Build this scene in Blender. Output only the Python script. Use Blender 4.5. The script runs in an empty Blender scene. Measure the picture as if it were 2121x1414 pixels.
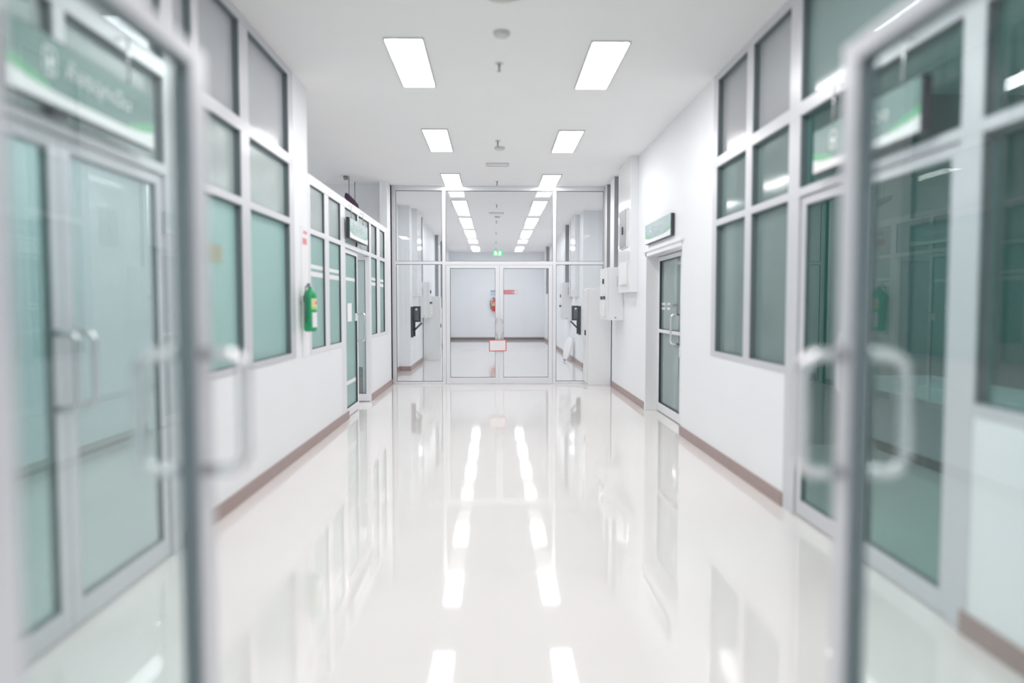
import bpy, bmesh, math
from mathutils import Vector, Matrix

C = bpy.context.scene.collection
PI = math.pi

# ------------------------------------------------------------------ materials
def lin(c):
    return tuple((x / 12.92 if x <= .04045 else ((x + .055) / 1.055) ** 2.4) for x in c)

def rgb(r, g, b):
    return lin((r / 255, g / 255, b / 255)) + (1,)

def new_mat(name):
    m = bpy.data.materials.new(name)
    m.use_nodes = True
    m.node_tree.nodes.clear()
    return m, m.node_tree.nodes, m.node_tree.links

def pbr(name, col, rough=.5, metal=0., spec=.5, noise=0., nscale=20., coat=0., bump=0.):
    m, N, L = new_mat(name)
    out = N.new('ShaderNodeOutputMaterial')
    p = N.new('ShaderNodeBsdfPrincipled')
    p.inputs['Base Color'].default_value = col
    p.inputs['Roughness'].default_value = rough
    p.inputs['Metallic'].default_value = metal
    p.inputs['Specular IOR Level'].default_value = spec
    p.inputs['Coat Weight'].default_value = coat
    p.inputs['Coat Roughness'].default_value = .05
    if noise or bump:
        tc = N.new('ShaderNodeTexCoord')
        nz = N.new('ShaderNodeTexNoise')
        nz.inputs['Scale'].default_value = nscale
        nz.inputs['Detail'].default_value = 0
        L.new(tc.outputs['Object'], nz.inputs['Vector'])
        if noise:
            mx = N.new('ShaderNodeMix'); mx.data_type = 'RGBA'
            mx.inputs[6].default_value = tuple(c * (1 - noise) for c in col[:3]) + (1,)
            mx.inputs[7].default_value = tuple(min(1, c * (1 + noise)) for c in col[:3]) + (1,)
            L.new(nz.outputs['Fac'], mx.inputs[0])
            L.new(mx.outputs[2], p.inputs['Base Color'])
        if bump:
            b = N.new('ShaderNodeBump')
            b.inputs['Strength'].default_value = bump
            b.inputs['Distance'].default_value = .002
            L.new(nz.outputs['Fac'], b.inputs['Height'])
            L.new(b.outputs['Normal'], p.inputs['Normal'])
    L.new(p.outputs[0], out.inputs[0])
    return m

def emit(name, col, s):
    m, N, L = new_mat(name)
    out = N.new('ShaderNodeOutputMaterial')
    e = N.new('ShaderNodeEmission')
    e.inputs[0].default_value = col
    e.inputs[1].default_value = s
    L.new(e.outputs[0], out.inputs[0])
    return m

def glass(name, tint, film=0., fcol=(.5, .5, .5), rough=0., ior=1.5, refl=1.0, trans=.5):
    """thin sheet glass: tinted see-through, a share of frosted film, mirror by fresnel on the outer faces"""
    m, N, L = new_mat(name)
    out = N.new('ShaderNodeOutputMaterial')
    t = N.new('ShaderNodeBsdfTransparent'); t.inputs[0].default_value = tint + (1,)
    sh = t.outputs[0]
    if film > 0:
        d = N.new('ShaderNodeBsdfDiffuse'); d.inputs[0].default_value = fcol + (1,)
        tr = N.new('ShaderNodeBsdfTranslucent'); tr.inputs[0].default_value = fcol + (1,)
        md = N.new('ShaderNodeMixShader'); md.inputs[0].default_value = trans
        L.new(d.outputs[0], md.inputs[1]); L.new(tr.outputs[0], md.inputs[2])
        mf = N.new('ShaderNodeMixShader'); mf.inputs[0].default_value = film
        L.new(sh, mf.inputs[1]); L.new(md.outputs[0], mf.inputs[2])
        sh = mf.outputs[0]
    g = N.new('ShaderNodeBsdfGlossy'); g.inputs['Roughness'].default_value = rough
    g.inputs[0].default_value = (refl, refl, refl, 1)
    fr = N.new('ShaderNodeFresnel'); fr.inputs['IOR'].default_value = ior
    geo = N.new('ShaderNodeNewGeometry')
    inv = N.new('ShaderNodeMath'); inv.operation = 'SUBTRACT'; inv.inputs[0].default_value = 1
    L.new(geo.outputs['Backfacing'], inv.inputs[1])
    mu = N.new('ShaderNodeMath'); mu.operation = 'MULTIPLY'
    L.new(fr.outputs[0], mu.inputs[0]); L.new(inv.outputs[0], mu.inputs[1])
    mg = N.new('ShaderNodeMixShader')
    L.new(mu.outputs[0], mg.inputs[0]); L.new(sh, mg.inputs[1]); L.new(g.outputs[0], mg.inputs[2])
    L.new(mg.outputs[0], out.inputs[0])
    return m

def floor_mat():
    m, N, L = new_mat('polished_tile')
    out = N.new('ShaderNodeOutputMaterial')
    p = N.new('ShaderNodeBsdfPrincipled')
    tc = N.new('ShaderNodeTexCoord')
    br = N.new('ShaderNodeTexBrick')
    br.offset = 0; br.squash = 1
    br.inputs['Color1'].default_value = FLOORC
    br.inputs['Color2'].default_value = tuple(c * .993 for c in FLOORC[:3]) + (1,)
    br.inputs['Mortar'].default_value = tuple(c * .95 for c in FLOORC[:3]) + (1,)
    br.inputs['Scale'].default_value = 1
    br.inputs['Mortar Size'].default_value = .0012
    br.inputs['Brick Width'].default_value = .6
    br.inputs['Row Height'].default_value = .6
    L.new(tc.outputs['Object'], br.inputs['Vector'])
    L.new(br.outputs['Color'], p.inputs['Base Color'])
    nz = N.new('ShaderNodeTexNoise'); nz.inputs['Scale'].default_value = 1.3
    L.new(tc.outputs['Object'], nz.inputs['Vector'])
    b = N.new('ShaderNodeBump'); b.inputs['Strength'].default_value = .02; b.inputs['Distance'].default_value = .004
    L.new(nz.outputs['Fac'], b.inputs['Height']); L.new(b.outputs['Normal'], p.inputs['Normal'])
    p.inputs['Roughness'].default_value = .045
    p.inputs['IOR'].default_value = 1.5
    L.new(p.outputs[0], out.inputs[0])
    return m

FLOORC = (.80, .772, .755, 1)
M = {}
M['floor'] = floor_mat()
M['wall'] = pbr('white_paint', (.855, .875, .90, 1), .45, noise=.01, nscale=2)
M['wall_dark'] = pbr('dark_green_grey_wall', (.09, .20, .19, 1), .6, noise=.02, nscale=2)  # right-room walls, coloured much darker than the corridor walls
M['ceiling'] = pbr('ceiling_paint', (.92, .92, .92, 1), .8, noise=.008, nscale=2)
M['base'] = pbr('brown_skirting', rgb(160, 140, 136), .4, noise=.06, nscale=14)
M['alu'] = pbr('anodised_aluminium', (.80, .81, .84, 1), .32, metal=.1)
M['alu_near'] = pbr('darker_aluminium', (.64, .65, .685, 1), .32, metal=.2)  # darker copy of the aluminium, used on the nearer frames
M['gasket'] = pbr('black_gasket', (.035, .045, .05, 1), .5)
M['greyrev'] = pbr('grey_seal', (.15, .185, .20, 1), .5)
M['steel'] = pbr('brushed_steel', (.72, .72, .73, 1), .22, metal=.9)
M['clear'] = glass('clear_glass', (.98, .99, .985))
M['leafglass'] = glass('door_glass', (.90, .95, .945))
M['teal'] = glass('teal_film_glass', (.78, .94, .92), .62, (.55, .76, .73), trans=.35, rough=.25, refl=.5)
M['tealpale'] = glass('pale_teal_glass', (.92, .97, .97), .22, (.66, .78, .78), trans=.4)
M['tealclear'] = glass('teal_glass', (.86, .95, .945), .22, (.42, .64, .62), trans=.4)
M['pale'] = glass('pale_film_glass', (.88, .94, .93), .5, (.64, .71, .70), trans=.4, rough=.22, refl=.55)
M['grey'] = glass('grey_film_glass', (.87, .89, .91), .6, (.70, .71, .73), trans=.3, rough=.15, refl=.6)
M['dark'] = glass('dark_teal_glass', (.72, .91, .89), .10, (.19, .42, .39), trans=.5)
M['tealR'] = glass('frosted_teal_glass', (.5, .75, .73), .8, (.36, .46, .46), trans=.2)
M['mid'] = glass('mid_teal_glass', (.72, .86, .84), .42, (.46, .56, .56), trans=.3, rough=.09, refl=.7)
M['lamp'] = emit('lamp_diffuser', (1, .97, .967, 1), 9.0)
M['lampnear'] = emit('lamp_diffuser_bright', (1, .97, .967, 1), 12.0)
M['lampfill'] = emit('lamp_diffuser_soft', (1, .97, .967, 1), 11.0)  # for the unseen lamp added in the right room to brighten the counter
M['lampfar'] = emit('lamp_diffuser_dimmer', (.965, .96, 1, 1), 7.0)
M['lampframe'] = pbr('lamp_rim', (.45, .45, .46, 1), .4, metal=.4)
M['panel'] = pbr('grey_enamel', (.80, .815, .825, 1), .35, noise=.01)
M['panel_light'] = pbr('pale_enamel', (.78, .79, .79, 1), .3)
M['trunk'] = pbr('galvanised_trunking', (.30, .315, .33, 1), .35, metal=.55)
M['gloss_white'] = pbr('gloss_white', (.82, .84, .86, 1), .12, coat=.3)
M['black'] = pbr('black_plastic', (.045, .052, .062, 1), .35)
M['grey_dark'] = pbr('dark_grey_plastic', (.11, .12, .14, 1), .4)
M['signdark'] = pbr('sign_housing', (.045, .045, .055, 1), .35)
M['signface'] = pbr('sign_teal', rgb(112, 142, 138), .25, noise=.02)
M['signgreen'] = pbr('sign_green', rgb(110, 180, 138), .3)
M['white'] = pbr('white_plastic', (.85, .86, .87, 1), .35)
M['paper'] = pbr('paper', (.86, .85, .88, 1), .8)
M['red'] = pbr('red_gloss', (.66, .035, .035, 1), .25, coat=.3)
M['redsign'] = pbr('red_print', (.75, .10, .10, 1), .5)
M['paleblue'] = pbr('pale_blue_print', (.55, .66, .76, 1), .6)
M['green'] = pbr('green_gloss', (.005, .34, .13, 1), .25, coat=.3)
M['yellow'] = pbr('yellow_label', (.75, .72, .40, 1), .5)
M['limegreen'] = pbr('lime_label', (.38, .68, .22, 1), .5)
M['exit'] = emit('exit_green', (.06, .50, .16, 1), .9)
M['exitwhite'] = emit('exit_white', (.9, 1, .92, 1), 1.3)
M['brown'] = pbr('brown_bin', rgb(150, 104, 92), .5, noise=.05)
M['darkgreen'] = pbr('dark_green_lid', rgb(70, 98, 84), .5)
M['purple'] = pbr('purple_fabric', (.075, .025, .075, 1), .6, noise=.1)
M['cream'] = pbr('cream_plastic', (.82, .81, .75, 1), .5)
M['beige'] = pbr('beige_print', rgb(168, 176, 156), .6)
M['slot'] = pbr('vent_slot', (.18, .18, .18, 1), .6)
M['smoke'] = pbr('detector_plastic', (.66, .66, .65, 1), .5)
M['signpale'] = pbr('sign_pale_teal', rgb(146, 172, 173), .25, noise=.02)
M['counter'] = pbr('grey_laminate', (.42, .45, .49, 1), .4, noise=.02)

# ------------------------------------------------------------------ mesh helpers
class MB:
    """collects geometry for ONE mesh object"""
    def __init__(s):
        s.bm = bmesh.new(); s.mi = 0

    def _mark(s, faces):
        for f in faces: f.material_index = s.mi

    def box(s, a, b):
        x0, x1 = sorted((a[0], b[0])); y0, y1 = sorted((a[1], b[1])); z0, z1 = sorted((a[2], b[2]))
        v = [s.bm.verts.new(p) for p in ((x0, y0, z0), (x1, y0, z0), (x1, y1, z0), (x0, y1, z0),
                                         (x0, y0, z1), (x1, y0, z1), (x1, y1, z1), (x0, y1, z1))]
        s._mark([s.bm.faces.new([v[i] for i in q]) for q in
                 ((3, 2, 1, 0), (4, 5, 6, 7), (0, 1, 5, 4), (1, 2, 6, 5), (2, 3, 7, 6), (3, 0, 4, 7))])
        return s

    def tube(s, pts, r, n=12, rs=None):
        pts = [Vector(p) for p in pts]
        rings = []
        for i, p in enumerate(pts):
            t = (pts[min(i + 1, len(pts) - 1)] - pts[max(i - 1, 0)]).normalized()
            ref = Vector((0, 0, 1)) if abs(t.z) < .95 else Vector((1, 0, 0))
            a = t.cross(ref).normalized(); b = t.cross(a).normalized()
            rr = rs[i] if rs else r
            rings.append([s.bm.verts.new(p + a * rr * math.cos(2 * PI * k / n) + b * rr * math.sin(2 * PI * k / n)) for k in range(n)])
        fs = []
        for i in range(len(rings) - 1):
            for k in range(n):
                fs.append(s.bm.faces.new((rings[i][k], rings[i][(k + 1) % n], rings[i + 1][(k + 1) % n], rings[i + 1][k])))
        fs.append(s.bm.faces.new(rings[0])); fs.append(s.bm.faces.new(rings[-1][::-1]))
        s._mark(fs)
        for f in fs: f.smooth = len(f.verts) == 4
        return s

    def lathe(s, prof, at, axis='z', n=32):
        """prof: (radius, height) pairs"""
        at = Vector(at); rings = []
        for r, h in prof:
            ring = []
            for k in range(n):
                a = 2 * PI * k / n
                p = Vector((r * math.cos(a), r * math.sin(a), h))
                ring.append(s.bm.verts.new(at + p))
            rings.append(ring)
        fs = []
        for i in range(len(rings) - 1):
            for k in range(n):
                f = s.bm.faces.new((rings[i][k], rings[i][(k + 1) % n], rings[i + 1][(k + 1) % n], rings[i + 1][k]))
                f.smooth = True; fs.append(f)
        fs.append(s.bm.faces.new(rings[0][::-1])); fs.append(s.bm.faces.new(rings[-1]))
        s._mark(fs)
        return s

    def prism(s, poly, P, n0, n1):
        """poly of (u, z) extruded between depths n0 and n1 through the mapping P"""
        a = [s.bm.verts.new(P(u, n0, z)) for u, z in poly]
        b = [s.bm.verts.new(P(u, n1, z)) for u, z in poly]
        k = len(poly); fs = [s.bm.faces.new(a), s.bm.faces.new(b[::-1])]
        for i in range(k):
            fs.append(s.bm.faces.new((a[i], b[i], b[(i + 1) % k], a[(i + 1) % k])))
        s._mark(fs)
        return s

    def build(s, name, mats, parent=None, bevel=0., local=False):
        if parent is not None and not local:
            base = parent.location if parent.parent is None else parent.parent.location
            bmesh.ops.translate(s.bm, vec=-Vector(base), verts=s.bm.verts)
        bmesh.ops.recalc_face_normals(s.bm, faces=s.bm.faces)
        me = bpy.data.meshes.new(name); s.bm.to_mesh(me); s.bm.free()
        for m in (mats if isinstance(mats, (list, tuple)) else [mats]): me.materials.append(m)
        o = bpy.data.objects.new(name, me); C.objects.link(o)
        if parent is not None:
            o.parent = parent
        if bevel:
            b = o.modifiers.new('edge', 'BEVEL'); b.width = bevel; b.segments = 2; b.limit_method = 'ANGLE'
            b.angle_limit = math.radians(50)
        return o

def tag(o, label=None, cat=None, group=None, kind=None):
    if label: o['label'] = label
    if cat: o['category'] = cat
    if group: o['group'] = group
    if kind: o['kind'] = kind
    return o

def thing(name, loc, label, cat, group=None, kind=None):
    o = bpy.data.objects.new(name, None); C.objects.link(o)
    o.location = loc; o.empty_display_size = .1
    return tag(o, label, cat, group, kind)

def copy_tree(o, dloc, label):
    c = o.copy(); C.objects.link(c); c.location = o.location + Vector(dloc); c['label'] = label
    for ch in o.children:
        d = ch.copy(); C.objects.link(d); d.parent = c
        for g in ch.children:
            e = g.copy(); C.objects.link(e); e.parent = d
    return c

# mappings (u along the wall, n out of the wall towards the corridor, z up)
XL, XR, YP = -1.82, 2.02, 12.9
def mapL(x): return lambda u, n, z: (x + n, u, z)
def mapR(x): return lambda u, n, z: (x - n, u, z)
def mapF(y): return lambda u, n, z: (u, y - n, z)

def cell_box(mb, P, u0, u1, n0, n1, z0, z1):
    return mb.box(P(u0, n0, z0), P(u1, n1, z1))

def text_mesh(txt, size, P, u, n, z, parent, mat, name='lettering', flip=False, stretch=1.0):
    cu = bpy.data.curves.new(name, 'FONT'); cu.body = txt; cu.size = size; cu.align_x = 'CENTER'; cu.align_y = 'CENTER'
    cu.resolution_u = 3; cu.extrude = 0
    o = bpy.data.objects.new(name, cu); C.objects.link(o)
    dg = bpy.context.evaluated_depsgraph_get()
    me = bpy.data.meshes.new_from_object(o.evaluated_get(dg))
    bpy.data.objects.remove(o); bpy.data.curves.remove(cu)
    for v in me.vertices:
        x, y = v.co.x * stretch, v.co.y
        v.co = Vector(P(u + (-x if flip else x), n, z + y)) - (parent.location if parent.parent is None else parent.parent.location)
    me.materials.clear(); me.materials.append(mat)
    o = bpy.data.objects.new(name, me); C.objects.link(o)
    o.parent = parent
    return o

# ------------------------------------------------------------------ the shell
def struct(name, boxes, mat, label=None, cat=None):
    mb = MB()
    for a, b in boxes: mb.box(a, b)
    o = mb.build(name, mat)
    return tag(o, label, cat, kind='structure')

struct('floor', [((-6, -5, -.1), (6, 29.2, 0))], M['floor'], 'glossy cream tiled corridor floor', 'floor')
struct('ceiling', [((-6, -5, 3.5), (6, 29.2, 3.6))], M['ceiling'], 'flat white corridor ceiling', 'ceiling')

def walls(name, boxes, mat):
    for b in boxes: struct(name, [b], mat)

walls('wall_left', [((XL - .12, 4.20, 0), (XL, 6.66, .93)),          # low wall under the tall glazing
                     ((XL - .14, 6.66, 0), (XL, 7.16, 3.5)),          # pier
                     ((XL - .12, 7.16, 0), (XL, 8.64, .92)),
                     ((XL - .12, 10.66, 0), (XL, 12.38, .92)),
                     ((XL - .12, 12.38, 0), (XL, 12.9, 3.5)),
                     ((-2.16, 12.9, 0), (-2.04, 15.45, 3.5)),         # set back beyond the glass wall
                     ((-2.16, 12.78, 0), (XL - .0, 12.9, 3.5)),
                     ((-2.16, 15.45, 0), (-1.80, 29, 3.5)),
                     ((XL - .12, -5, 0), (XL, 2.2, 3.5))], M['wall'])
walls('wall_right', [((XR, 4.90, 0), (XR + .12, 6.72, .94)),
                      ((XR, -5, 0), (XR + .12, 1.2, 3.5)),
                      ((XR, 1.2, 0), (XR + .12, 3.03, .95)),
                      ((XR, 6.72, 0), (XR + .22, 7.80, 3.5)),
                      ((XR, 7.80, 2.10), (XR + .22, 9.66, 3.5)),
                      ((XR, 9.66, 0), (XR + .22, 12.9, 3.5)),
                      ((XR, 12.9, 0), (2.52, 13.02, 3.5)),
                      ((2.40, 13.02, 0), (2.52, 16.2, 3.5)),
                      ((1.97, 16.2, 0), (2.52, 29, 3.5))], M['wall'])
walls('wall_back', [((-2.16, 29, 0), (2.52, 29.12, 3.5))], M['wall'])
walls('wall_front', [((-6, -5.12, 0), (6, -5, 3.5))], M['wall'])
walls('wall_left_room', [((-3.97, -5, 0), (-3.85, 8.05, 3.5)), ((-6, 8.05, 0), (-3.85, 8.17, 3.5)) ,
                          ((-5.6, 8.17, 0), (-5.48, 12.9, 3.5)), ((-5.6, 12.78, 0), (-2.16, 12.9, 3.5))], M['wall'])
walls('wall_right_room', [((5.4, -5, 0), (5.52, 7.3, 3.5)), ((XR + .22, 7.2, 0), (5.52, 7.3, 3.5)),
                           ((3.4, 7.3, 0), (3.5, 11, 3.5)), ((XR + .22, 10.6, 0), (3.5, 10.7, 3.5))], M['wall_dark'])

BH, BT = .10, .012
def bl(x, y0, y1, s): return ((x, y0, 0), (x + s * BT, y1, BH))
struct('baseboard_left', [bl(XL, 4.20, 8.99, 1) , bl(XL, 10.68, 12.72, 1),
                          ((XL, 12.72, 0), (XL + BT, 12.78, BH)),
                          bl(-2.04, 13.0, 15.45, 1), ((-2.04, 15.45 - BT, 0), (-1.80 + BT, 15.45, BH)),
                          bl(-1.80, 15.45, 29, 1), bl(-3.85, -1, 8.05, 1)], M['base'])
struct('baseboard_right', [bl(XR, 4.98, 7.80, -1), ((XR - BT, 7.80 - BT, 0), (XR, 7.80, BH)), bl(XR, 9.66, 12.44, -1),
                           bl(XR, 1.2, 3.03, -1), bl(2.40, 13.02, 16.2, -1), ((1.97 - BT, 16.2 - BT, 0), (2.40, 16.2, BH)),
                           bl(1.97, 16.2, 29, -1)], M['base'])
struct('baseboard_back', [((-1.80 + BT, 29 - BT, 0), (1.97 - BT, 29, BH))], pbr('dark_skirting', rgb(122, 112, 108), .4))

# ------------------------------------------------------------------ glazing
def glazing(name, P, bars, cells, label, cat='window', depth=.075, recess=.045, gap=None):
    """bars: (u0,u1,z0,z1); cells: (u0,u1,z0,z1,material)"""
    t = thing(name, P(bars[0][0], -.04, 0), label, cat, kind='structure')
    f = MB()
    for u0, u1, z0, z1 in bars:
        e = 0 if (z1 - z0) > (u1 - u0) else .0015          # rails sit a hair proud of the posts
        cell_box(f, P, u0, u1, .004 + e, -depth - e, z0, z1)
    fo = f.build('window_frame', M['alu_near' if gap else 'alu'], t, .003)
    g = MB(); w = .006
    for u0, u1, z0, z1, m in cells:
        for a in ((u0, u0 + w, z0, z1), (u1 - w, u1, z0, z1), (u0, u1, z0, z0 + w), (u0, u1, z1 - w, z1)):
            cell_box(g, P, a[0], a[1], -.004, -recess, a[2], a[3])
        pm = MB(); cell_box(pm, P, u0 + .001, u1 - .001, -recess, -recess - .008, z0 + .001, z1 - .001)
        pm.build('glass_pane', M[m], t)
    g.build('gasket', M[gap or 'gasket'], fo)
    return t

def pull(P, u, z0, z1, stand, parent, name='pull_handle', n0=0., r=.014, bend=0., side=1):
    zm = (z0 + z1) / 2; c = min(.05, stand * .45)
    pts = [P(u, n0, z1)]
    for k in range(7):
        a = k / 6 * PI / 2
        pts.append(P(u, n0 + side * (stand - c + c * math.sin(a)), z1 - c + c * math.cos(a)))
    for k in range(1, 6):
        q = k / 6; pts.append(P(u + bend * math.sin(q * PI), n0 + side * stand, z1 - c + (z0 - z1 + 2 * c) * q))
    for k in range(7):
        a = k / 6 * PI / 2
        pts.append(P(u, n0 + side * (stand - c + c * math.cos(a)), z0 + c - c * math.sin(a)))
    pts.append(P(u, n0, z0))
    m = MB().tube(pts, r)
    return m.build(name, M['steel'], parent)

def leaf(name, P, u0, u1, z0, z1, label, mat, st=.09, top=.055, bot=.105, rails=(), gap='gasket', th=.045, recess=.016):
    t = thing(name, P((u0 + u1) / 2, -th / 2, 0), label, 'door', kind='structure')
    f = MB()
    cell_box(f, P, u0, u0 + st, 0, -th, z0, z1); cell_box(f, P, u1 - st, u1, 0, -th, z0, z1)
    cell_box(f, P, u0 + st, u1 - st, 0, -th, z1 - top, z1); cell_box(f, P, u0 + st, u1 - st, 0, -th, z0, z0 + bot)
    for a, b in rails: cell_box(f, P, u0 + st, u1 - st, 0, -th, a, b)
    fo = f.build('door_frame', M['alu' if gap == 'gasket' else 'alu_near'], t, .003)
    edges = [z0 + bot] + [x for r in sorted(rails) for x in r] + [z1 - top]
    g = MB(); w = .005
    for k in range(0, len(edges), 2):
        a, b = edges[k], edges[k + 1]
        pm = MB(); cell_box(pm, P, u0 + st + .001, u1 - st - .001, -recess, -recess - .008, a + .001, b - .001)
        pm.build('glass_pane', M[mat], t)
        for q in ((u0 + st, u0 + st + w, a, b), (u1 - st - w, u1 - st, a, b), (u0 + st, u1 - st, a, a + w), (u0 + st, u1 - st, b - w, b)):
            cell_box(g, P, q[0], q[1], -.003, -recess, q[2], q[3])
            cell_box(g, P, q[0], q[1], -recess - .008, -th + .003, q[2], q[3])
    g.build('gasket', M[gap], fo)
    return t

PL, PR = mapL(XL), mapR(XR)
# left, near: tall screen with a double door
T0, T1, R0, R1 = 2.13, 2.185, 2.66, 2.75
v = [(2.20, 2.30, 0, 3.5), (4.08, 4.22, 0, 3.5), (4.48, 4.58, .98, 3.44), (5.30, 5.48, .98, 3.44), (6.52, 6.66, .93, 3.5),
     (3.09, 3.17, T1, R0), (3.09, 3.17, R1, 3.44)]
h = [(2.30, 6.52, T0, T1), (2.30, 6.52, R0, R1), (2.30, 6.52, 3.44, 3.498), (4.22, 6.52, .932, .98)]
cols = [(4.22, 4.48), (4.58, 5.30), (5.48, 6.52)]
cells = []
for a, b in cols:
    cells += [(a, b, .98, T0, 'teal'), (a, b, T1, R0, 'pale'), (a, b, R1, 3.44, 'grey')]
for a, b in [(2.30, 3.09), (3.17, 4.08)]:
    cells += [(a, b, T1, R0, 'pale'), (a, b, R1, 3.44, 'grey')]
w1 = glazing('window_1', PL, v + h, cells, 'tall aluminium glazed screen on the left wall reaching the ceiling above a low white wall', gap='greyrev')
s = MB(); cell_box(s, PL, 4.66, 5.02, -.0438, -.045, 1.70, 1.82); s.build('sticker', M['beige'], w1)
P = mapL(XL - .012)
d = leaf('door_1', P, 3.13, 4.075, .01, 2.125, 'closed teal glass door leaf in the left wall, the leaf next to the tall screen, under the green sign', 'tealpale', st=.075, gap='greyrev')
pull(P, 3.19, .98, 1.30, .09, d)
d = leaf('door_2', P, 2.305, 3.125, .01, 2.125, 'closed teal glass door leaf in the left wall with the leaf nearest the camera', 'tealclear', st=.075, gap='greyrev')
pull(P, 3.06, .98, 1.30, .09, d)

# left, far: low partition with double door, open above
v = [(7.16, 7.23, .92, 2.695), (7.84, 8.03, .97, 2.60), (8.64, 8.90, 0, 2.60), (10.60, 10.74, 0, 2.60), (11.26, 11.54, .97, 2.60), (12.06, 12.38, .92, 2.695),
     (9.70, 9.78, 2.17, 2.60)]
h = [(7.23, 12.06, 2.60, 2.695), (7.23, 12.06, 2.115, 2.17), (7.23, 8.64, .92, .97), (10.74, 12.06, .92, .97)]
cells = []
for a, b in [(7.23, 7.84), (8.03, 8.64), (10.74, 11.26), (11.54, 12.06)]:
    cells += [(a, b, .97, 2.115, 'teal'), (a, b, 2.17, 2.60, 'pale')]
cells += [(8.90, 9.70, 2.17, 2.60, 'pale'), (9.78, 10.60, 2.17, 2.60, 'pale')]
w2 = glazing('window_2', PL, v + h, cells, 'low aluminium glazed partition on the left wall, open above its top rail', recess=.018)
for a, b in [(7.23, 7.84), (8.03, 8.64), (10.74, 11.26), (11.54, 12.06)]:      # pale frosted stripes at eye height
    s = MB()
    for z0, z1 in ((1.78, 1.82), (1.70, 1.75)):
        cell_box(s, PL, a + .03, b - .03, -.0168, -.018, z0, z1)
    s.build('frosted_stripe', M['white'], w2)
P = mapL(XL - .02)
d = leaf('door_3', P, 8.905, 9.80, .012, 2.11, 'closed teal glass door leaf with a paper notice in the low left partition', 'teal', st=.07, recess=.022)
pull(P, 9.765, .93, 1.30, .10, d)
s = MB(); cell_box(s, P, 9.0, 9.7, -.0205, -.022, .40, .45); cell_box(s, P, 9.0, 9.7, -.0205, -.022, 1.72, 1.76)
s.build('frosted_stripe', M['white'], d)
s = MB(); cell_box(s, P, 9.66, 9.72, .002, -.02, 1.20, 1.30); s.build('lock_case', M['white'], d, .004)
P = mapF(10.56)
d = leaf('door_4', P, -2.665, -1.815, .012, 2.11, 'glass door leaf standing open at right angles to the low left partition', 'tealpale', st=.062, recess=.016)

# right, near: tall screen with a double door
v = [(1.2, 1.3, .95, 3.5), (2.99, 3.13, 0, 3.5), (4.80, 4.98, 0, 3.5), (5.70, 5.84, .99, 3.44), (6.60, 6.72, .94, 3.5), (2.1, 2.2, 1, 3.44)]
h = [(1.3, 6.60, T0, T1), (1.3, 6.60, R0, R1), (1.3, 6.60, 3.44, 3.5), (4.98, 6.60, .94, .99), (1.3, 2.99, .95, 1.0)]
cells = []
for a, b in [(4.98, 5.70), (5.84, 6.60)]:
    cells += [(a, b, .99, T0, 'mid'), (a, b, T1, R0, 'mid'), (a, b, R1, 3.44, 'grey')]
cells += [(3.13, 4.80, T1, R0, 'dark'), (3.13, 4.80, R1, 3.44, 'mid')]
for a, b in [(1.3, 2.1), (2.2, 2.99)]:
    cells += [(a, b, 1.0, T0, 'dark'), (a, b, T1, R0, 'dark'), (a, b, R1, 3.44, 'dark')]
glazing('window_3', PR, v + h, cells, 'tall aluminium glazed screen on the right wall with dark teal panes', gap='greyrev')
P = mapR(XR + .012)
d = leaf('door_5', P, 3.135, 3.965, .01, 2.125, 'closed dark teal glass door leaf in the right wall, nearer of the pair under the sign', 'dark', st=.075, gap='greyrev')
d = leaf('door_6', P, 3.97, 4.795, .01, 2.125, 'closed dark teal glass door leaf in the right wall, farther of the pair beside the low wall', 'dark', st=.075, gap='greyrev')
pull(P, 4.03, .92, 1.26, .10, d)

# right, recessed door
P = mapR(2.17)
d = leaf('door_7', P, 8.37, 9.60, .012, 2.04, 'frosted teal glass door with a white middle bar, recessed in the white right wall', 'tealR', st=.075, top=.055, bot=.11,
         rails=((1.05, 1.095),), recess=.03)
pull(P, 8.48, .95, 1.30, .10, d, r=.013)
s = MB()
for z in (1.35, 1.41):
    cell_box(s, P, 9.05, 9.20, -.0285, -.03, z, z + .03); cell_box(s, P, 9.30, 9.50, -.0285, -.03, z, z + .03)
s.build('frosted_stripe', M['panel_light'], d)
s = MB(); cell_box(s, P, 8.66, 8.90, -.0285, -.03, 1.395, 1.42); cell_box(s, P, 8.66, 8.72, -.0285, -.03, 1.31, 1.37)
s.build('door_lettering', M['grey_dark'], d)
s = MB(); cell_box(s, P, 8.385, 8.43, .012, -.01, .80, .92); s.build('lock_case', M['white'], d, .004)
P2 = mapR(XR)
jm = MB()
cell_box(jm, P2, 9.60, 9.66, .012, -.22, 0, 2.135)
cell_box(jm, P2, 7.80, 9.66, .012, -.22, 2.05, 2.135)
cell_box(jm, P2, 7.74, 9.70, .03, 0, 2.105, 2.145)
cell_box(jm, P2, 7.80, 8.36, -.19, -.215, 0, 2.05)
tag(jm.build('trim_1', M['white'], None, .004), 'white casing around the recessed door in the right wall', 'door frame', kind='structure')

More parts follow.
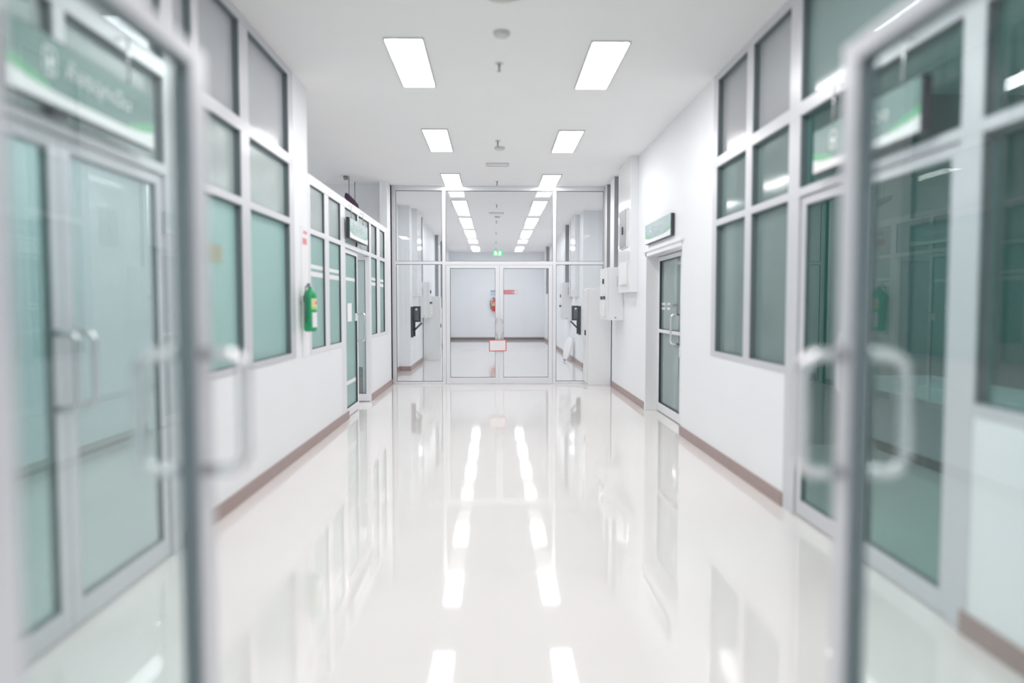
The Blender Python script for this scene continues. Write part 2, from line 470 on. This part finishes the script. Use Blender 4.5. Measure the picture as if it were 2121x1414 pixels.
# the glass wall across the corridor, and its twin the camera stands in
def cross_wall(name, y, label):
    P = mapF(y)
    bars = [(XL, -1.746, 0, 3.5), (-.931, -.867, 0, 3.42), (1.027, 1.09, 0, 3.42), (1.93, XR, 0, 3.5),
            (-1.746, 1.93, 3.42, 3.5), (-1.746, -.931, 2.125, 2.18), (-.867, 1.027, 2.117, 2.18), (1.09, 1.93, 2.125, 2.18),
            (-1.746, -.931, 0, .045), (1.09, 1.93, 0, .045)]
    cells = [(-1.746, -.931, .045, 2.125, 'clear'), (1.09, 1.93, .045, 2.125, 'clear'),
             (-1.746, -.931, 2.18, 3.42, 'clear'), (-.867, 1.027, 2.18, 3.42, 'clear'), (1.09, 1.93, 2.18, 3.42, 'clear')]
    return glazing(name, P, bars, cells, label, depth=.08, recess=.03, gap='greyrev' if y < 5 else None)
cross_wall('window_4', YP, 'clear glass wall in an aluminium frame across the corridor')
cross_wall('window_5', 1.10, 'glass wall around the open doorway at the near end of the corridor')
P = mapF(YP - .012)
d = leaf('door_8', P, -.862, .077, .01, 2.112, 'closed clear glass door leaf in the far glass wall, left of the pair', 'clear', st=.068, th=.05)
pull(P, .04, .82, 1.19, .07, d, bend=-.035, r=.011)
d = leaf('door_9', P, .085, 1.022, .01, 2.112, 'closed clear glass door leaf in the far glass wall, right of the pair', 'clear', st=.068, th=.05)
pull(P, .12, .82, 1.19, .07, d, bend=.035, r=.011)

# the two open leaves in the foreground
P = mapL(-.80)
d = leaf('door_10', P, 1.125, 2.065, .01, 2.112, 'large blurred glass door leaf standing open in the left foreground', 'leafglass', st=.10, gap='greyrev', recess=.03, th=.055)
pull(P, 1.99, .965, 1.285, .115, d, r=.017)
pull(P, 1.99, .965, 1.285, .115, d, n0=-.055, side=-1, r=.017)
P = mapR(.94)
d = leaf('door_11', P, 1.125, 1.97, .01, 2.112, 'large blurred glass door leaf standing open in the right foreground', 'leafglass', st=.08, gap='greyrev', recess=.03, th=.055)
pull(P, 1.92, .965, 1.285, .115, d, r=.017)
pull(P, 1.92, .965, 1.285, .115, d, n0=-.055, side=-1, r=.017)

# ------------------------------------------------------------------ ceiling lights
def lamp(x, y0, label, group, w=.285, l=1.22):
    t = thing('ceiling_light', (x, y0 + l / 2, 3.5), label, 'ceiling light', group)
    f = MB(); r = .014
    x0, x1, y1 = x - w / 2, x + w / 2, y0 + l
    f.box((x0 - r, y0 - r, 3.488), (x0, y1 + r, 3.5)); f.box((x1, y0 - r, 3.488), (x1 + r, y1 + r, 3.5))
    f.box((x0, y0 - r, 3.488), (x1, y0, 3.5)); f.box((x0, y1, 3.488), (x1, y1 + r, 3.5))
    f.build('lamp_frame', M['lampframe'], t)
    d = MB().box((x0, y0, 3.490), (x1, y1, 3.4995))
    for fc in d.bm.faces: fc.material_index = 0 if fc.calc_center_median().z < 3.4902 else 1    # only the underside shines
    d.build('diffuser', [M['lamp'], M['lampframe']], t)
    return t
ordinal = ['nearest the camera', 'second from the camera', 'third, just before the glass wall', 'first beyond the glass wall', 'second beyond the glass wall',
           'third beyond the glass wall', 'fourth beyond the glass wall', 'last, at the far end']
l0 = lamp(-.715, 5.81, 'white ceiling light panel of the left row, ' + ordinal[0], 'ceiling light panels')
r0 = lamp(.925, 5.84, 'white ceiling light panel of the right row, ' + ordinal[0], 'ceiling light panels')
for k in range(1, 8):
    copy_tree(l0, (0, 2.94 * k, 0), 'white ceiling light panel of the left row, ' + ordinal[k])
    copy_tree(r0, (0, 2.94 * k, 0), 'white ceiling light panel of the right row, ' + ordinal[k])
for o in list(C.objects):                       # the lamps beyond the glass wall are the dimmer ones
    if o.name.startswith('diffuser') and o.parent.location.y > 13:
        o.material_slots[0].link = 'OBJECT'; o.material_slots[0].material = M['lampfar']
for k, wd in ((1, 'directly above the open doors'), (2, 'behind the camera'), (3, 'farther behind the camera')):
    copy_tree(l0, (0, -2.94 * k, 0), 'white ceiling light panel of the left row, ' + wd)
    copy_tree(r0, (0, -2.94 * k, 0), 'white ceiling light panel of the right row, ' + wd)
for (x, y), wd in zip(((-2.85, 2.4), (-2.85, 5.4), (-5.05, 8.6), (-5.05, 11.0)), ('by the near left door', 'behind the tall left screen', 'behind the low left partition', 'by the end of the low left partition')):
    copy_tree(l0, (x + .715, y - 5.81, 0), 'white ceiling light panel in the left room, ' + wd)
copy_tree(l0, (3.0 + .715, 4.3 - 5.81, 0), 'added unseen light panel in the dark room on the right, brightening the counter')

for o in list(C.objects):                       # lamps behind the camera burn brighter, the added one in the right room lights the counter
    if o.name.startswith('diffuser') and (o.parent.location.y < 4 or abs(o.parent.location.x) > 2):
        o.material_slots[0].link = 'OBJECT'; o.material_slots[0].material = M['lamp' if o.parent.location.x < -2 else 'lampfill' if o.parent.location.x > 2 else 'lampnear']

# ------------------------------------------------------------------ ceiling fittings
def sprinkler(y, label, x=.04):
    t = thing('sprinkler', (x, y, 3.5), label, 'sprinkler', 'ceiling sprinklers')
    MB().lathe([(.032, 3.494), (.036, 3.4985), (.036, 3.5)], (x, y, 0), n=20).build('escutcheon', M['smoke'], t)
    hd = MB().lathe([(.008, 3.435), (.009, 3.46), (.009, 3.494)], (x, y, 0), n=12).build('sprinkler_head', M['trunk'], t)
    MB().lathe([(.016, 3.431), (.016, 3.435)], (x, y, 0), n=16).build('deflector', M['trunk'], hd)
    return t
s0 = sprinkler(6.38, 'small ceiling sprinkler nearest the camera, between the first light panels')
for y, wd in ((9.34, 'beside the second pair of light panels'), (12.38, 'just in front of the glass wall'), (15.25, 'first one beyond the glass wall'),
              (18.2, 'second one beyond the glass wall'), (21.15, 'third one beyond the glass wall'), (24.1, 'fourth one beyond the glass wall'), (27.1, 'last one, above the exit sign')):
    copy_tree(s0, (0, y - 6.38, 0), 'small ceiling sprinkler, ' + wd)
def detector(x, y, r, label):
    t = thing('smoke_detector', (x, y, 3.5), label, 'smoke detector', 'ceiling smoke detectors')
    MB().lathe([(r * .55, 3.462), (r * .85, 3.468), (r * .95, 3.482)], (x, y, 0)).build('sensor_head', M['smoke'], t)
    MB().lathe([(r, 3.482), (r, 3.5)], (x, y, 0)).build('detector_base', M['smoke'], t)
    return t
detector(.055, 5.66, .065, 'round grey smoke detector on the ceiling ahead of the nearest sprinkler')
detector(.067, 9.74, .07, 'round pale smoke detector on the ceiling behind the second sprinkler')
detector(.065, 17.3, .07, 'round pale smoke detector on the ceiling beyond the glass wall')
t = thing('ceiling_speaker', (.055, 4.98, 3.5), 'round cream ceiling speaker at the top edge of the view', 'ceiling speaker')
MB().lathe([(.11, 3.488), (.125, 3.492), (.13, 3.5)], (.055, 4.98, 0)).build('rim', M['cream'], t)
MB().lathe([(.02, 3.484), (.108, 3.488)], (.055, 4.98, 0)).build('grille', M['cream'], t)
def vent(y, label):
    t = thing('ceiling_vent', (.04, y, 3.5), label, 'air vent', 'ceiling air vents')
    f = MB(); x0, x1, y0, y1 = -.13, .21, y - .12, y + .12
    for a, b in (((x0, y0), (x1, y0 + .02)), ((x0, y1 - .02), (x1, y1)), ((x0, y0 + .02), (x0 + .02, y1 - .02)), ((x1 - .02, y0 + .02), (x1, y1 - .02))):
        f.box((a[0], a[1], 3.486), (b[0], b[1], 3.5))
    f.build('vent_frame', M['smoke'], t)
    f = MB()
    for k in range(5):
        yy = y0 + .03 + k * .04; f.box((x0 + .02, yy, 3.490), (x1 - .02, yy + .022, 3.496))
    f.build('vent_slats', M['ceiling'], t)
    MB().box((x0 + .02, y0 + .02, 3.4965), (x1 - .02, y1 - .02, 3.4995)).build('vent_backing', M['slot'], t)
    return t
va = vent(10.9, 'rectangular air vent in the ceiling before the glass wall')
copy_tree(va, (0, 5.75, 0), 'rectangular air vent in the ceiling beyond the glass wall')

# ------------------------------------------------------------------ signs over the doors
def door_sign(P, u0, u1, z0, z1, back, front, label, txt, flip, hang=None, face_mat='signface'):
    t = thing('door_sign', P((u0 + u1) / 2, back, z0), label, 'door sign', 'green signs over the doors')
    m = MB(); cell_box(m, P, u0, u1, back, front - .004, z0, z1); m.build('sign_housing', M['signdark'], t, .002)
    m = MB(); cell_box(m, P, u0 + .006, u1 - .006, front - .004, front, z0 + .006, z1 - .006); face = m.build('sign_face', M[face_mat], t)
    H = z1 - z0; W = u1 - u0
    poly = [(u0 + .006, z0 + .006), (u1 - .006, z0 + .006)]
    for k in range(13):
        q = 1 - k / 12
        poly.append((u0 + .006 + (W - .012) * q, z0 + H * (.20 + .12 * (2 * q - 1) ** 4)))
    m = MB(); m.prism(poly, P, front, front + .0015); m.build('white_band', M['white'], face)
    for s in (0, 1):
        m = MB()
        pts = []
        for k in range(9):
            a = k / 8
            uu = a * W * .22
            pts.append((uu, z0 + H * (.50 - .22 * a)))
        low = []
        for k in range(9):
            a = 1 - k / 8
            uu = a * W * .22; q = uu / W
            low.append((uu, z0 + H * (.20 + .12 * (1 - 2 * q) ** 4)))
        pp = [((u1 - .008 - u) if s else (u0 + .008 + u), z) for u, z in pts + low]
        m.prism(pp, P, front, front + .001)
        m.build('green_corner', M['signgreen'], face)
    um = (u0 + u1) / 2; sg = -1 if flip else 1
    text_mesh(txt, H * .34, P, um + sg * W * .06, front + .002, z0 + H * .60, face, M['white'], flip=flip, stretch=1.3)
    m = MB(); ui = um - sg * W * .27; w = W * .035; zb, zt = z0 + H * .42, z0 + H * .82
    cell_box(m, P, ui - w, ui - w + .008, front, front + .002, zb, zt); cell_box(m, P, ui + w - .008, ui + w, front, front + .002, zb, zt)
    cell_box(m, P, ui - w, ui + w, front, front + .002, zt - .010, zt); cell_box(m, P, ui - w, ui + w, front, front + .002, zb, zb + .010)
    cell_box(m, P, ui - w * .4, ui + w * .4, front, front + .002, zb + .03, zt - .04)
    m.build('sign_symbol', M['white'], face)
    if hang:
        for u in (u0 + W * .18, u0 + W * .82):
            hm = MB().tube([P(u, (back + front) / 2, z1 - .005), P(u, (back + front) / 2, hang), P(u, .004, hang)], .006)
            hm.build('hanger', M['steel'], t)
    return t
door_sign(PL, 2.66, 3.78, 2.20, 2.47, .045, .085, 'large blurred green sign over the near left door, seen through the open glass door', 'ห้องฉุกเฉิน', False, hang=2.69)
door_sign(PL, 8.86, 10.1, 2.225, 2.475, .02, .068, 'green sign with white lettering hung over the door of the low left partition', 'ห้องปฏิบัติ', False, hang=2.64, face_mat='signpale')
door_sign(PR, 3.30, 4.42, 2.205, 2.465, .03, .08, 'blurred green sign over the dark teal doors in the right wall', 'ห้องตรวจ', True, hang=2.69)
door_sign(PR, 8.14, 9.52, 2.195, 2.445, .001, .046, 'green and white sign with black end over the recessed door in the white right wall', 'ห้องตรวจ', True, face_mat='signpale')

# ------------------------------------------------------------------ electrical clusters along the walls
def duct(P, u0, u1, z0, n, label):
    m = MB(); cell_box(m, P, u0, u1, 0, n, z0, 3.499)
    return tag(m.build('boxed_duct', M['gloss_white'], None, .004), label, 'boxed duct', 'boxed ducts on the walls')
def trunk(P, u0, u1, z0, n, label):
    t = thing('cable_trunking', P((u0 + u1) / 2, 0, z0), label, 'cable trunking', 'vertical cable trunking')
    m = MB(); cell_box(m, P, u0, u1, 0, n - .006, z0, 3.498); m.build('trunking_body', M['trunk'], t)
    m = MB(); cell_box(m, P, u0 + .004, u1 - .004, n - .006, n, z0, 3.498); m.build('trunking_cover', M['panel_light'], t)
    return t
def wall_box(P, u0, u1, z0, z1, n, label):
    t = thing('electrical_box', P((u0 + u1) / 2, 0, z0), label, 'electrical box', 'grey electrical boxes on the walls')
    m = MB(); cell_box(m, P, u0, u1, 0, n - .02, z0, z1); bb = m.build('box_body', M['panel'], t, .004)
    m = MB(); cell_box(m, P, u0 + .006, u1 - .006, n - .02, n, z0 + .006, z1 - .006); bd = m.build('box_door', M['panel_light'], t, .004)
    m = MB()
    for k in range(6):
        z = z1 - .16 - k * .028; m.box(P(u0 - .002, n * .10, z), P(u0 + .001, n * .42, z + .012))
    m.build('louvre', M['lampframe'], bb)
    m = MB().tube([P(u0 - .008, n * .5, z0 + .04), P(u0 + .002, n * .5, z0 + .04)], .012); m.build('side_screw', M['trunk'], bb)
    um = (u0 + u1) / 2
    m = MB(); cell_box(m, P, um - .02, um + .02, n, n + .02, z0 + .58, z0 + .66); m.build('box_handle', M['black'], bd, .003)
    for du in (-.14, .14):
        m = MB(); cell_box(m, P, um + du - .06, um + du + .06, n, n + .035, z0 + .06, z0 + .30); m.build('switch_cover', M['white'], bd, .006)
        m = MB(); cell_box(m, P, um + du - .03, um + du + .03, n, n + .03, z0 + .33, z0 + .38); m.build('indicator', M['grey_dark'], bd, .004)
        m = MB(); cell_box(m, P, um + du - .05, um + du + .05, n, n + .015, z0 + .42, z0 + .54); m.build('name_plate', M['white'], bd, .003)
    return t
def cabinet(P, u0, u1, h, n, label):
    t = thing('electrical_cabinet', P((u0 + u1) / 2, n / 2, 0), label, 'cabinet', 'grey floor standing cabinets')
    m = MB(); cell_box(m, P, u0, u1, .014, n, .03, h); m.build('cabinet_body', M['panel'], t, .005)
    m = MB(); cell_box(m, P, u0 + .01, u1 - .01, n, n + .03, .06, h - .02); cd = m.build('cabinet_door', M['panel_light'], t, .005)
    m = MB(); cell_box(m, P, u0 - .01, u1 + .0, .014, n + .01, 0, .03); m.build('plinth', M['panel'], t)
    m = MB(); cell_box(m, P, u0 + .05, u0 + .09, n + .03, n + .05, h * .52, h * .52 + .09); m.build('cabinet_handle', M['black'], cd, .003)
    return t
def meter_box(P, u0, u1, z0, z1, n0, n1, label, front, handle=True):
    t = thing('meter_box', P((u0 + u1) / 2, n0, z0), label, 'meter box')
    m = MB(); cell_box(m, P, u0 - .01, u1 + .01, n0, n0 + .004, z0 - .01, z1 + .01); m.build('mounting_plate', M['panel_light'], t)
    m = MB(); cell_box(m, P, u0, u1, n0 + .004, n1 - .006, z0, z1); m.build('box_body', M['panel_light'], t, .003)
    m = MB(); cell_box(m, P, u0 + .01, u1 - .01, n1 - .006, n1, z0 + .01, z1 - .01); bd = m.build('box_door', M[front], t)
    if handle:
        m = MB(); cell_box(m, P, (u0 + u1) / 2 - .03, (u0 + u1) / 2 + .03, n1, n1 + .012, (z0 + z1) / 2 - .08, (z0 + z1) / 2 + .03)
        m.build('box_handle', M['black'], bd)
    return t

P = mapR(XR)
duct(P, 10.22, 11.22, 1.595, .11, 'glossy white boxed duct on the right wall beside the recessed door')
wall_box(P, 11.33, 12.10, 1.17, 2.0, .26, 'grey louvred electrical box on the right wall above the tall grey cabinet')
trunk(P, 11.88, 12.27, 2.002, .07, 'grey vertical cable trunking rising from the near electrical box on the right wall')
trunk(P, 12.66, 12.86, 1.72, .07, 'slim grey vertical cable trunking on the right wall above the tall grey cabinet')
cabinet(P, 12.45, 12.88, 1.70, .415, 'tall grey floor standing cabinet against the right wall in front of the glass wall')
meter_box(P, 10.40, 10.95, 2.24, 2.80, .11, .145, 'grey fronted meter box with black handle on the white duct', 'trunk')
meter_box(P, 10.40, 10.95, 1.70, 2.02, .11, .14, 'small white box low on the white duct', 'white', False)
P = mapR(1.97)
duct(P, 16.95, 17.9, 1.60, .10, 'white boxed duct on the right wall beyond the glass wall')
wall_box(P, 18.6, 19.4, 1.02, 1.98, .24, 'grey electrical box on the right wall beyond the glass wall')
trunk(P, 18.3, 18.55, 1.6, .07, 'nearer grey cable trunking on the right wall beyond the glass wall')
trunk(P, 19.1, 19.5, 1.985, .12, 'grey cable trunking over the electrical box on the right wall beyond the glass wall')
trunk(P, 26.3, 26.8, 1.8, .12, 'short dark cable trunking on the right wall at the far end of the corridor')
meter_box(P, 20.6, 21.1, 1.45, 1.85, 0, .05, 'small green fronted box on the right wall far beyond the glass wall', 'signgreen', False)
P = mapL(-1.80)
duct(P, 15.95, 16.85, 1.60, .11, 'white boxed duct on the left wall beyond the glass wall')
wall_box(P, 17.25, 17.95, 1.10, 1.95, .24, 'grey electrical box on the left wall beyond the glass wall')
trunk(P, 17.5, 17.85, 1.955, .07, 'grey cable trunking over the electrical box on the left wall beyond the glass wall')
trunk(P, 22.0, 22.4, 1.3, .10, 'nearer of two tall dark cable trunkings on the left wall past the far cabinet')
trunk(P, 24.2, 24.6, 1.3, .10, 'farther of two tall dark cable trunkings on the left wall past the far cabinet')
cabinet(P, 18.15, 18.6, 1.62, .405, 'tall grey floor standing cabinet against the left wall beyond the glass wall')

# black boxes on wall brackets beyond the glass
def bracket(P, u, z0, label):
    t = thing('wall_bracket', P(u, 0, z0), label, 'wall bracket', 'black boxes on wall brackets')
    m = MB(); cell_box(m, P, u, u + .06, 0, .05, z0, z0 + .66); m.build('wall_post', M['black'], t, .004)
    m = MB(); cell_box(m, P, u + .09, u + .13, .04, .085, z0 + .02, z0 + .36); m.build('support_post', M['black'], t, .004)
    m = MB(); cell_box(m, P, u + .01, u + .14, .05, .205, z0 + .33, z0 + .67); hs = m.build('box_housing', M['black'], t, .012)
    m = MB(); cell_box(m, P, u + .004, u + .012, .075, .165, z0 + .37, z0 + .63); m.build('front_plate', M['grey_dark'], hs, .003)
    m = MB().tube([P(u + .002, .12, z0 + .60), P(u + .012, .12, z0 + .60)], .022); m.build('emblem', M['panel'], hs)
    m = MB().tube([P(u + .03, .05, z0 + .13), P(u + .03, .235, z0 + .315)], .020, n=8); m.build('diagonal_brace', M['black'], t)
    return t
bracket(mapL(-1.80), 15.56, .71, 'black box on a triangular wall bracket, left side beyond the glass wall')
bracket(mapR(1.97), 17.25 - .7, .72, 'black box on a triangular wall bracket, right side beyond the glass wall')

# round white board leaning on the wall
t = thing('round_board', (1.79, 18.0, 0), 'round white board leaning against the right wall beyond the glass wall', 'board')
mm = MB().lathe([(.26, 0), (.295, .006), (.30, .02), (.295, .034), (.26, .04)], (0, 0, 0), n=48)
o = mm.build('board_top', M['white'], t, local=True)
o.rotation_euler = (0, math.radians(-(90 - 12)), math.radians(10)); o.location = (.04, 0, .31)
for k in (-1, 1):
    m = MB().lathe([(.018, 0), (.018, .03)], (0, 0, 0), n=12); q = m.build('rubber_foot', M['grey_dark'], t, local=True)
    q.location = (-.04, .05 * k, .035); q.rotation_euler = (0, math.radians(-78), math.radians(10))

# ------------------------------------------------------------------ green extinguisher and its notice on the left pier
ex, ey = XL + .085, 6.86
t = thing('fire_extinguisher', (ex, ey, 1.165), 'bright green fire extinguisher hung on the white pier of the left wall', 'fire extinguisher')
m = MB().lathe([(.050, 1.165), (.057, 1.172), (.060, 1.185), (.060, 1.50), (.054, 1.53), (.036, 1.552), (.022, 1.562), (.020, 1.578)], (ex, ey, 0)); cyl = m.build('cylinder', M['green'], t)
m = MB().lathe([(.017, 1.578), (.017, 1.60)], (ex, ey, 0), n=16); val = m.build('valve', M['steel'], t)
m = MB().tube([(ex, ey + .01, 1.600), (ex, ey - .05, 1.612), (ex, ey - .09, 1.60)], .008); m.build('squeeze_lever', M['grey_dark'], val)
def arc_label(name, z0, z1, a0, a1, mat):
    m = MB(); n = 10; r0, r1 = .0602, .0612
    a = [m.bm.verts.new((ex + r1 * math.cos(a0 + (a1 - a0) * k / n), ey + r1 * math.sin(a0 + (a1 - a0) * k / n), z0)) for k in range(n + 1)]
    b = [m.bm.verts.new((ex + r1 * math.cos(a0 + (a1 - a0) * k / n), ey + r1 * math.sin(a0 + (a1 - a0) * k / n), z1)) for k in range(n + 1)]
    for k in range(n): m.bm.faces.new((a[k], a[k + 1], b[k + 1], b[k]))
    return m.build(name, M[mat], cyl)
arc_label('picture_label', 1.395, 1.475, -1.15, 1.0, 'yellow')
arc_label('lime_label', 1.370, 1.395, -1.15, 1.0, 'limegreen')
arc_label('red_mark', 1.42, 1.445, -.55, .2, 'redsign')
arc_label('instruction_label', 1.205, 1.345, -1.05, 1.0, 'white')
m = MB().box((XL + .004, ey - .03, 1.44), (ex - .058, ey + .03, 1.50)); m.build('wall_mount', M['steel'], t)
m = MB().tube([(ex, ey - .015, 1.588), (ex - .02, ey - .07, 1.585), (ex - .03, ey - .085, 1.50), (ex - .03, ey - .075, 1.35), (ex - .03, ey - .07, 1.25)], .008); m.build('hose', M['grey_dark'], t)
t = thing('notice_board', (XL, 7.0, 1.7), 'white notice with red marks on the pier above the green extinguisher', 'notice')
MB().box((XL + .001, 6.88, .92), (XL + .004, 7.12, 2.16)).build('notice_sheet', M['paper'], t)  # the paper sheet of the notice itself
m = MB()
for k in range(4): m.box((XL + .004, 6.93 + .04 * k, 1.99), (XL + .005, 6.955 + .04 * k, 2.05))
for k in range(3): m.box((XL + .004, 6.96 + .05 * k, 2.09), (XL + .005, 6.99 + .05 * k, 2.12))
m.build('red_marks', M['redsign'], t)

# paper notice on the leaf
P = mapL(XL - .02)
m = MB(); cell_box(m, P, 9.20, 9.47, -.0195, -.0215, 1.20, 1.435)
tag(m.build('paper_notice', M['paper']), 'white paper sheet taped to the left glass door leaf beside its handle', 'paper notice')

# hanging sign with a red border on the double door
t = thing('hanging_sign', (.05, YP - .055, .69), 'white sign with red border hanging from the handles of the far glass doors', 'sign')
b = MB()
cs = []
a = math.radians(1.2)
def rot(u, z): return (.05 + u * math.cos(a) - z * math.sin(a), .69 + u * math.sin(a) + z * math.cos(a))
def slab(mb, u0, u1, z0, z1, y0, y1):
    mb.prism([rot(u0, z0), rot(u1, z0), rot(u1, z1), rot(u0, z1)], lambda u, n, z: (u, n, z), y0, y1)
y = YP - .05
m = MB(); slab(m, -.155, .155, -.104, .104, y, y + .006); sp = m.build('sign_panel', M['paper'], t)
m = MB()
for q in ((-.155, .155, .090, .104), (-.155, .155, -.104, -.090), (-.155, -.141, -.090, .090), (.141, .155, -.090, .090)): slab(m, *q, y - .003, y)
m.build('red_border', M['redsign'], sp)
for u in (-.035, .035):
    m = MB().tube([(.05 + u, y, .79), (.045 + u * .9, y - .01, .84)], .006); m.build('cord', M['white'], t)

# ------------------------------------------------------------------ end wall of the corridor
ex2, ey2 = -.02, 28.89
t = thing('fire_extinguisher', (ex2, ey2, 1.14), 'red fire extinguisher on the back wall seen through the glass doors', 'fire extinguisher')
cyl = MB().lathe([(.085, 1.14), (.10, 1.15), (.10, 1.50), (.085, 1.56), (.045, 1.60), (.035, 1.63)], (ex2, ey2, 0)).build('cylinder', M['red'], t)
MB().lathe([(.101, 1.36), (.101, 1.42)], (ex2, ey2, 0)).build('label', M['yellow'], cyl)
MB().lathe([(.101, 1.45), (.101, 1.49)], (ex2, ey2, 0)).build('upper_label', M['yellow'], cyl)
MB().tube([(ex2, ey2, 1.62), (ex2, ey2, 1.66), (ex2 - .05, ey2, 1.70)], .016).build('valve', M['black'], t)
MB().tube([(ex2, ey2, 1.65), (ex2 - .09, ey2, 1.66), (ex2 - .15, ey2, 1.56), (ex2 - .155, ey2, 1.42), (ex2 - .13, ey2, 1.28), (ex2 - .11, ey2, 1.22)], .016).build('hose', M['black'], t)
MB().box((ex2 - .03, 28.985, 1.48), (ex2 + .03, 29, 1.56)).box((ex2 - .01, 28.98, 1.5), (ex2 + .01, 28.99, 1.54)).build('wall_mount', M['steel'], t)
P = mapF(29)
t = thing('fire_sign', (.62, 29, 1.83), 'long red and white sign on the back wall right of the door meeting stiles', 'sign')
m = MB(); cell_box(m, P, .30, .91, .001, .012, 1.825, 1.985); sp = m.build('sign_panel', M['redsign'], t)
text_mesh('ถังดับเพลิง', .12, P, .52, .0135, 1.905, sp, M['white'], stretch=.9)
m = MB(); cell_box(m, P, .775, .905, .012, .0135, 1.832, 1.978); m.build('white_square', M['paper'], sp)
m = MB(); m.prism([(.70, 1.94), (.735, 1.94), (.735, 1.90), (.755, 1.90), (.7175, 1.85), (.68, 1.90), (.70, 1.90)], P, .012, .0135); m.build('arrow', M['white'], sp)
t = thing('wall_notice', (-.075, 29, 1.77), 'pale blue notice on the back wall above the red extinguisher', 'notice')
m = MB(); cell_box(m, P, -.17, .02, .001, .008, 1.765, 1.98); npn = m.build('notice_panel', M['paleblue'], t)
m = MB(); cell_box(m, P, -.165, .015, .008, .009, 1.935, 1.965); m.build('header', M['grey_dark'], npn)

# exit sign under the ceiling
ye = 27.6
t = thing('exit_sign', (.12, ye, 3.25), 'green exit sign with running figures hung under the ceiling at the far end', 'exit sign')
MB().box((-.07, ye, 3.255), (.31, ye + .06, 3.45)).build('sign_housing', M['white'], t)
P = mapF(ye)
m = MB(); cell_box(m, P, -.065, .305, .0005, .004, 3.26, 3.445); xf = m.build('sign_face', M['exit'], t)
m = MB()
for u, s in ((.035, -1), (.195, 1)):
    # running figure: head, torso, arms and legs as one flat silhouette, and a door shape beside it
    cell_box(m, P, u - .012 + s * .012, u + .012 + s * .012, .004, .0055, 3.405, 3.430)
    m.prism([(u - .016, 3.40), (u + .022, 3.40), (u + .012, 3.345), (u - .022, 3.345)], P, .004, .0055)
    m.prism([(u - .02, 3.345), (u + .005, 3.345), (u + s * .05, 3.285), (u + s * .03, 3.28)], P, .004, .0055)
    m.prism([(u - .015, 3.345), (u + .012, 3.345), (u - s * .045, 3.275), (u - s * .06, 3.29)], P, .004, .0055)
    m.prism([(u - .055, 3.385), (u + .055, 3.375), (u + .055, 3.36), (u - .055, 3.37)], P, .004, .0055)
m.build('running_figure', M['exitwhite'], xf)
for u in (0, .24):
    m = MB().tube([(u, ye + .03, 3.449), (u, ye + .03, 3.499)], .008, n=8); m.build('hanger', M['steel'], t)

# ------------------------------------------------------------------ things inside the side rooms
# brown bin behind the open leaf
t = thing('waste_bin', (-2.12, 10.96, 0), 'brown bin with dark green lid behind the open glass door leaf', 'bin')
MB().box((-2.30, 10.80, 0), (-1.955, 11.12, .34)).build('bin_body', M['brown'], t, .01)
MB().box((-2.31, 10.79, .34), (-1.950, 11.13, .40)).build('bin_lid', M['darkgreen'], t, .008)
t = tag(MB().lathe([(.045, .40), (.055, .405), (.055, .46), (.03, .475)], (-2.04, 10.95, 0), n=20).build('small_pot', M['black']), 'small black pot standing on the brown bin lid', 'pot')
# purple bar hung over the low partition
t = thing('hanging_bar', (-2.38, 12.2, 3.1), 'dark purple bar hung on thin rods from the ceiling behind the low left partition', 'hanging bar')
m = MB().tube([(-2.38, 11.75, 3.19), (-2.38, 11.85, 3.16), (-2.38, 12.2, 3.12), (-2.38, 12.5, 3.09), (-2.38, 12.62, 3.08)], .05, rs=[.012, .045, .06, .06, .045]); m.build('bar', M['purple'], t)
m = MB().tube([(-2.38, 12.62, 3.08), (-2.38, 12.70, 3.08), (-2.38, 12.74, 3.11)], .012); m.build('hook', M['black'], t)
for y in (12.0, 12.5):
    m = MB().tube([(-2.38, y, 3.13), (-2.38, y, 3.499)], .007, n=8); m.build('rod', M['trunk'], t)
m = MB().lathe([(.03, 3.44), (.04, 3.46), (.04, 3.5)], (-2.42, 11.95, 0), n=16)
tag(m.build('ceiling_hook', M['trunk']), 'small dark fitting on the ceiling above the low left partition', 'ceiling fitting')
# reception counter in the right room
t = thing('counter', (4.0, 5.9, 0), 'grey counter with a pale top inside the dark room on the right', 'counter')
MB().box((3.72, 4.4, .10), (4.3, 7.0, .60)).build('counter_front', M['counter'], t)
MB().box((3.66, 4.35, .60), (4.34, 7.05, .72)).build('counter_top', M['white'], t, .006)
MB().box((3.76, 4.4, 0), (4.28, 7.0, .10)).build('plinth', M['black'], t)

# ------------------------------------------------------------------ world, camera, view
w = bpy.data.worlds.new('world'); bpy.context.scene.world = w; w.use_nodes = True
w.node_tree.nodes['Background'].inputs[0].default_value = (.8, .85, .9, 1)
w.node_tree.nodes['Background'].inputs[1].default_value = .2

f_px = 1500.0
cam = bpy.data.cameras.new('camera'); co = bpy.data.objects.new('camera', cam); C.objects.link(co)
cam.sensor_width = 36; cam.lens = f_px / 2121 * 36
co.location = (0, 0, 1.42)
co.rotation_euler = (math.radians(90 - 2.938), 0, -math.radians(1.356))
cam.clip_start = .02
cam.dof.use_dof = True; cam.dof.focus_distance = 12.5
cam.dof.aperture_fstop = .50
bpy.context.scene.camera = co

sc = bpy.context.scene
sc.view_settings.view_transform = 'Standard'; sc.view_settings.look = 'None'
sc.view_settings.exposure = 1.04; sc.view_settings.gamma = 1.0; sc.view_settings.use_curve_mapping = False
cy = sc.cycles
cy.use_denoising = True
cy.max_bounces = 9; cy.diffuse_bounces = 6; cy.glossy_bounces = 3; cy.transmission_bounces = 2; cy.transparent_max_bounces = 16
cy.use_adaptive_sampling = True; cy.adaptive_threshold = .22
cy.caustics_reflective = False; cy.caustics_refractive = False
cy.sample_clamp_indirect = 6
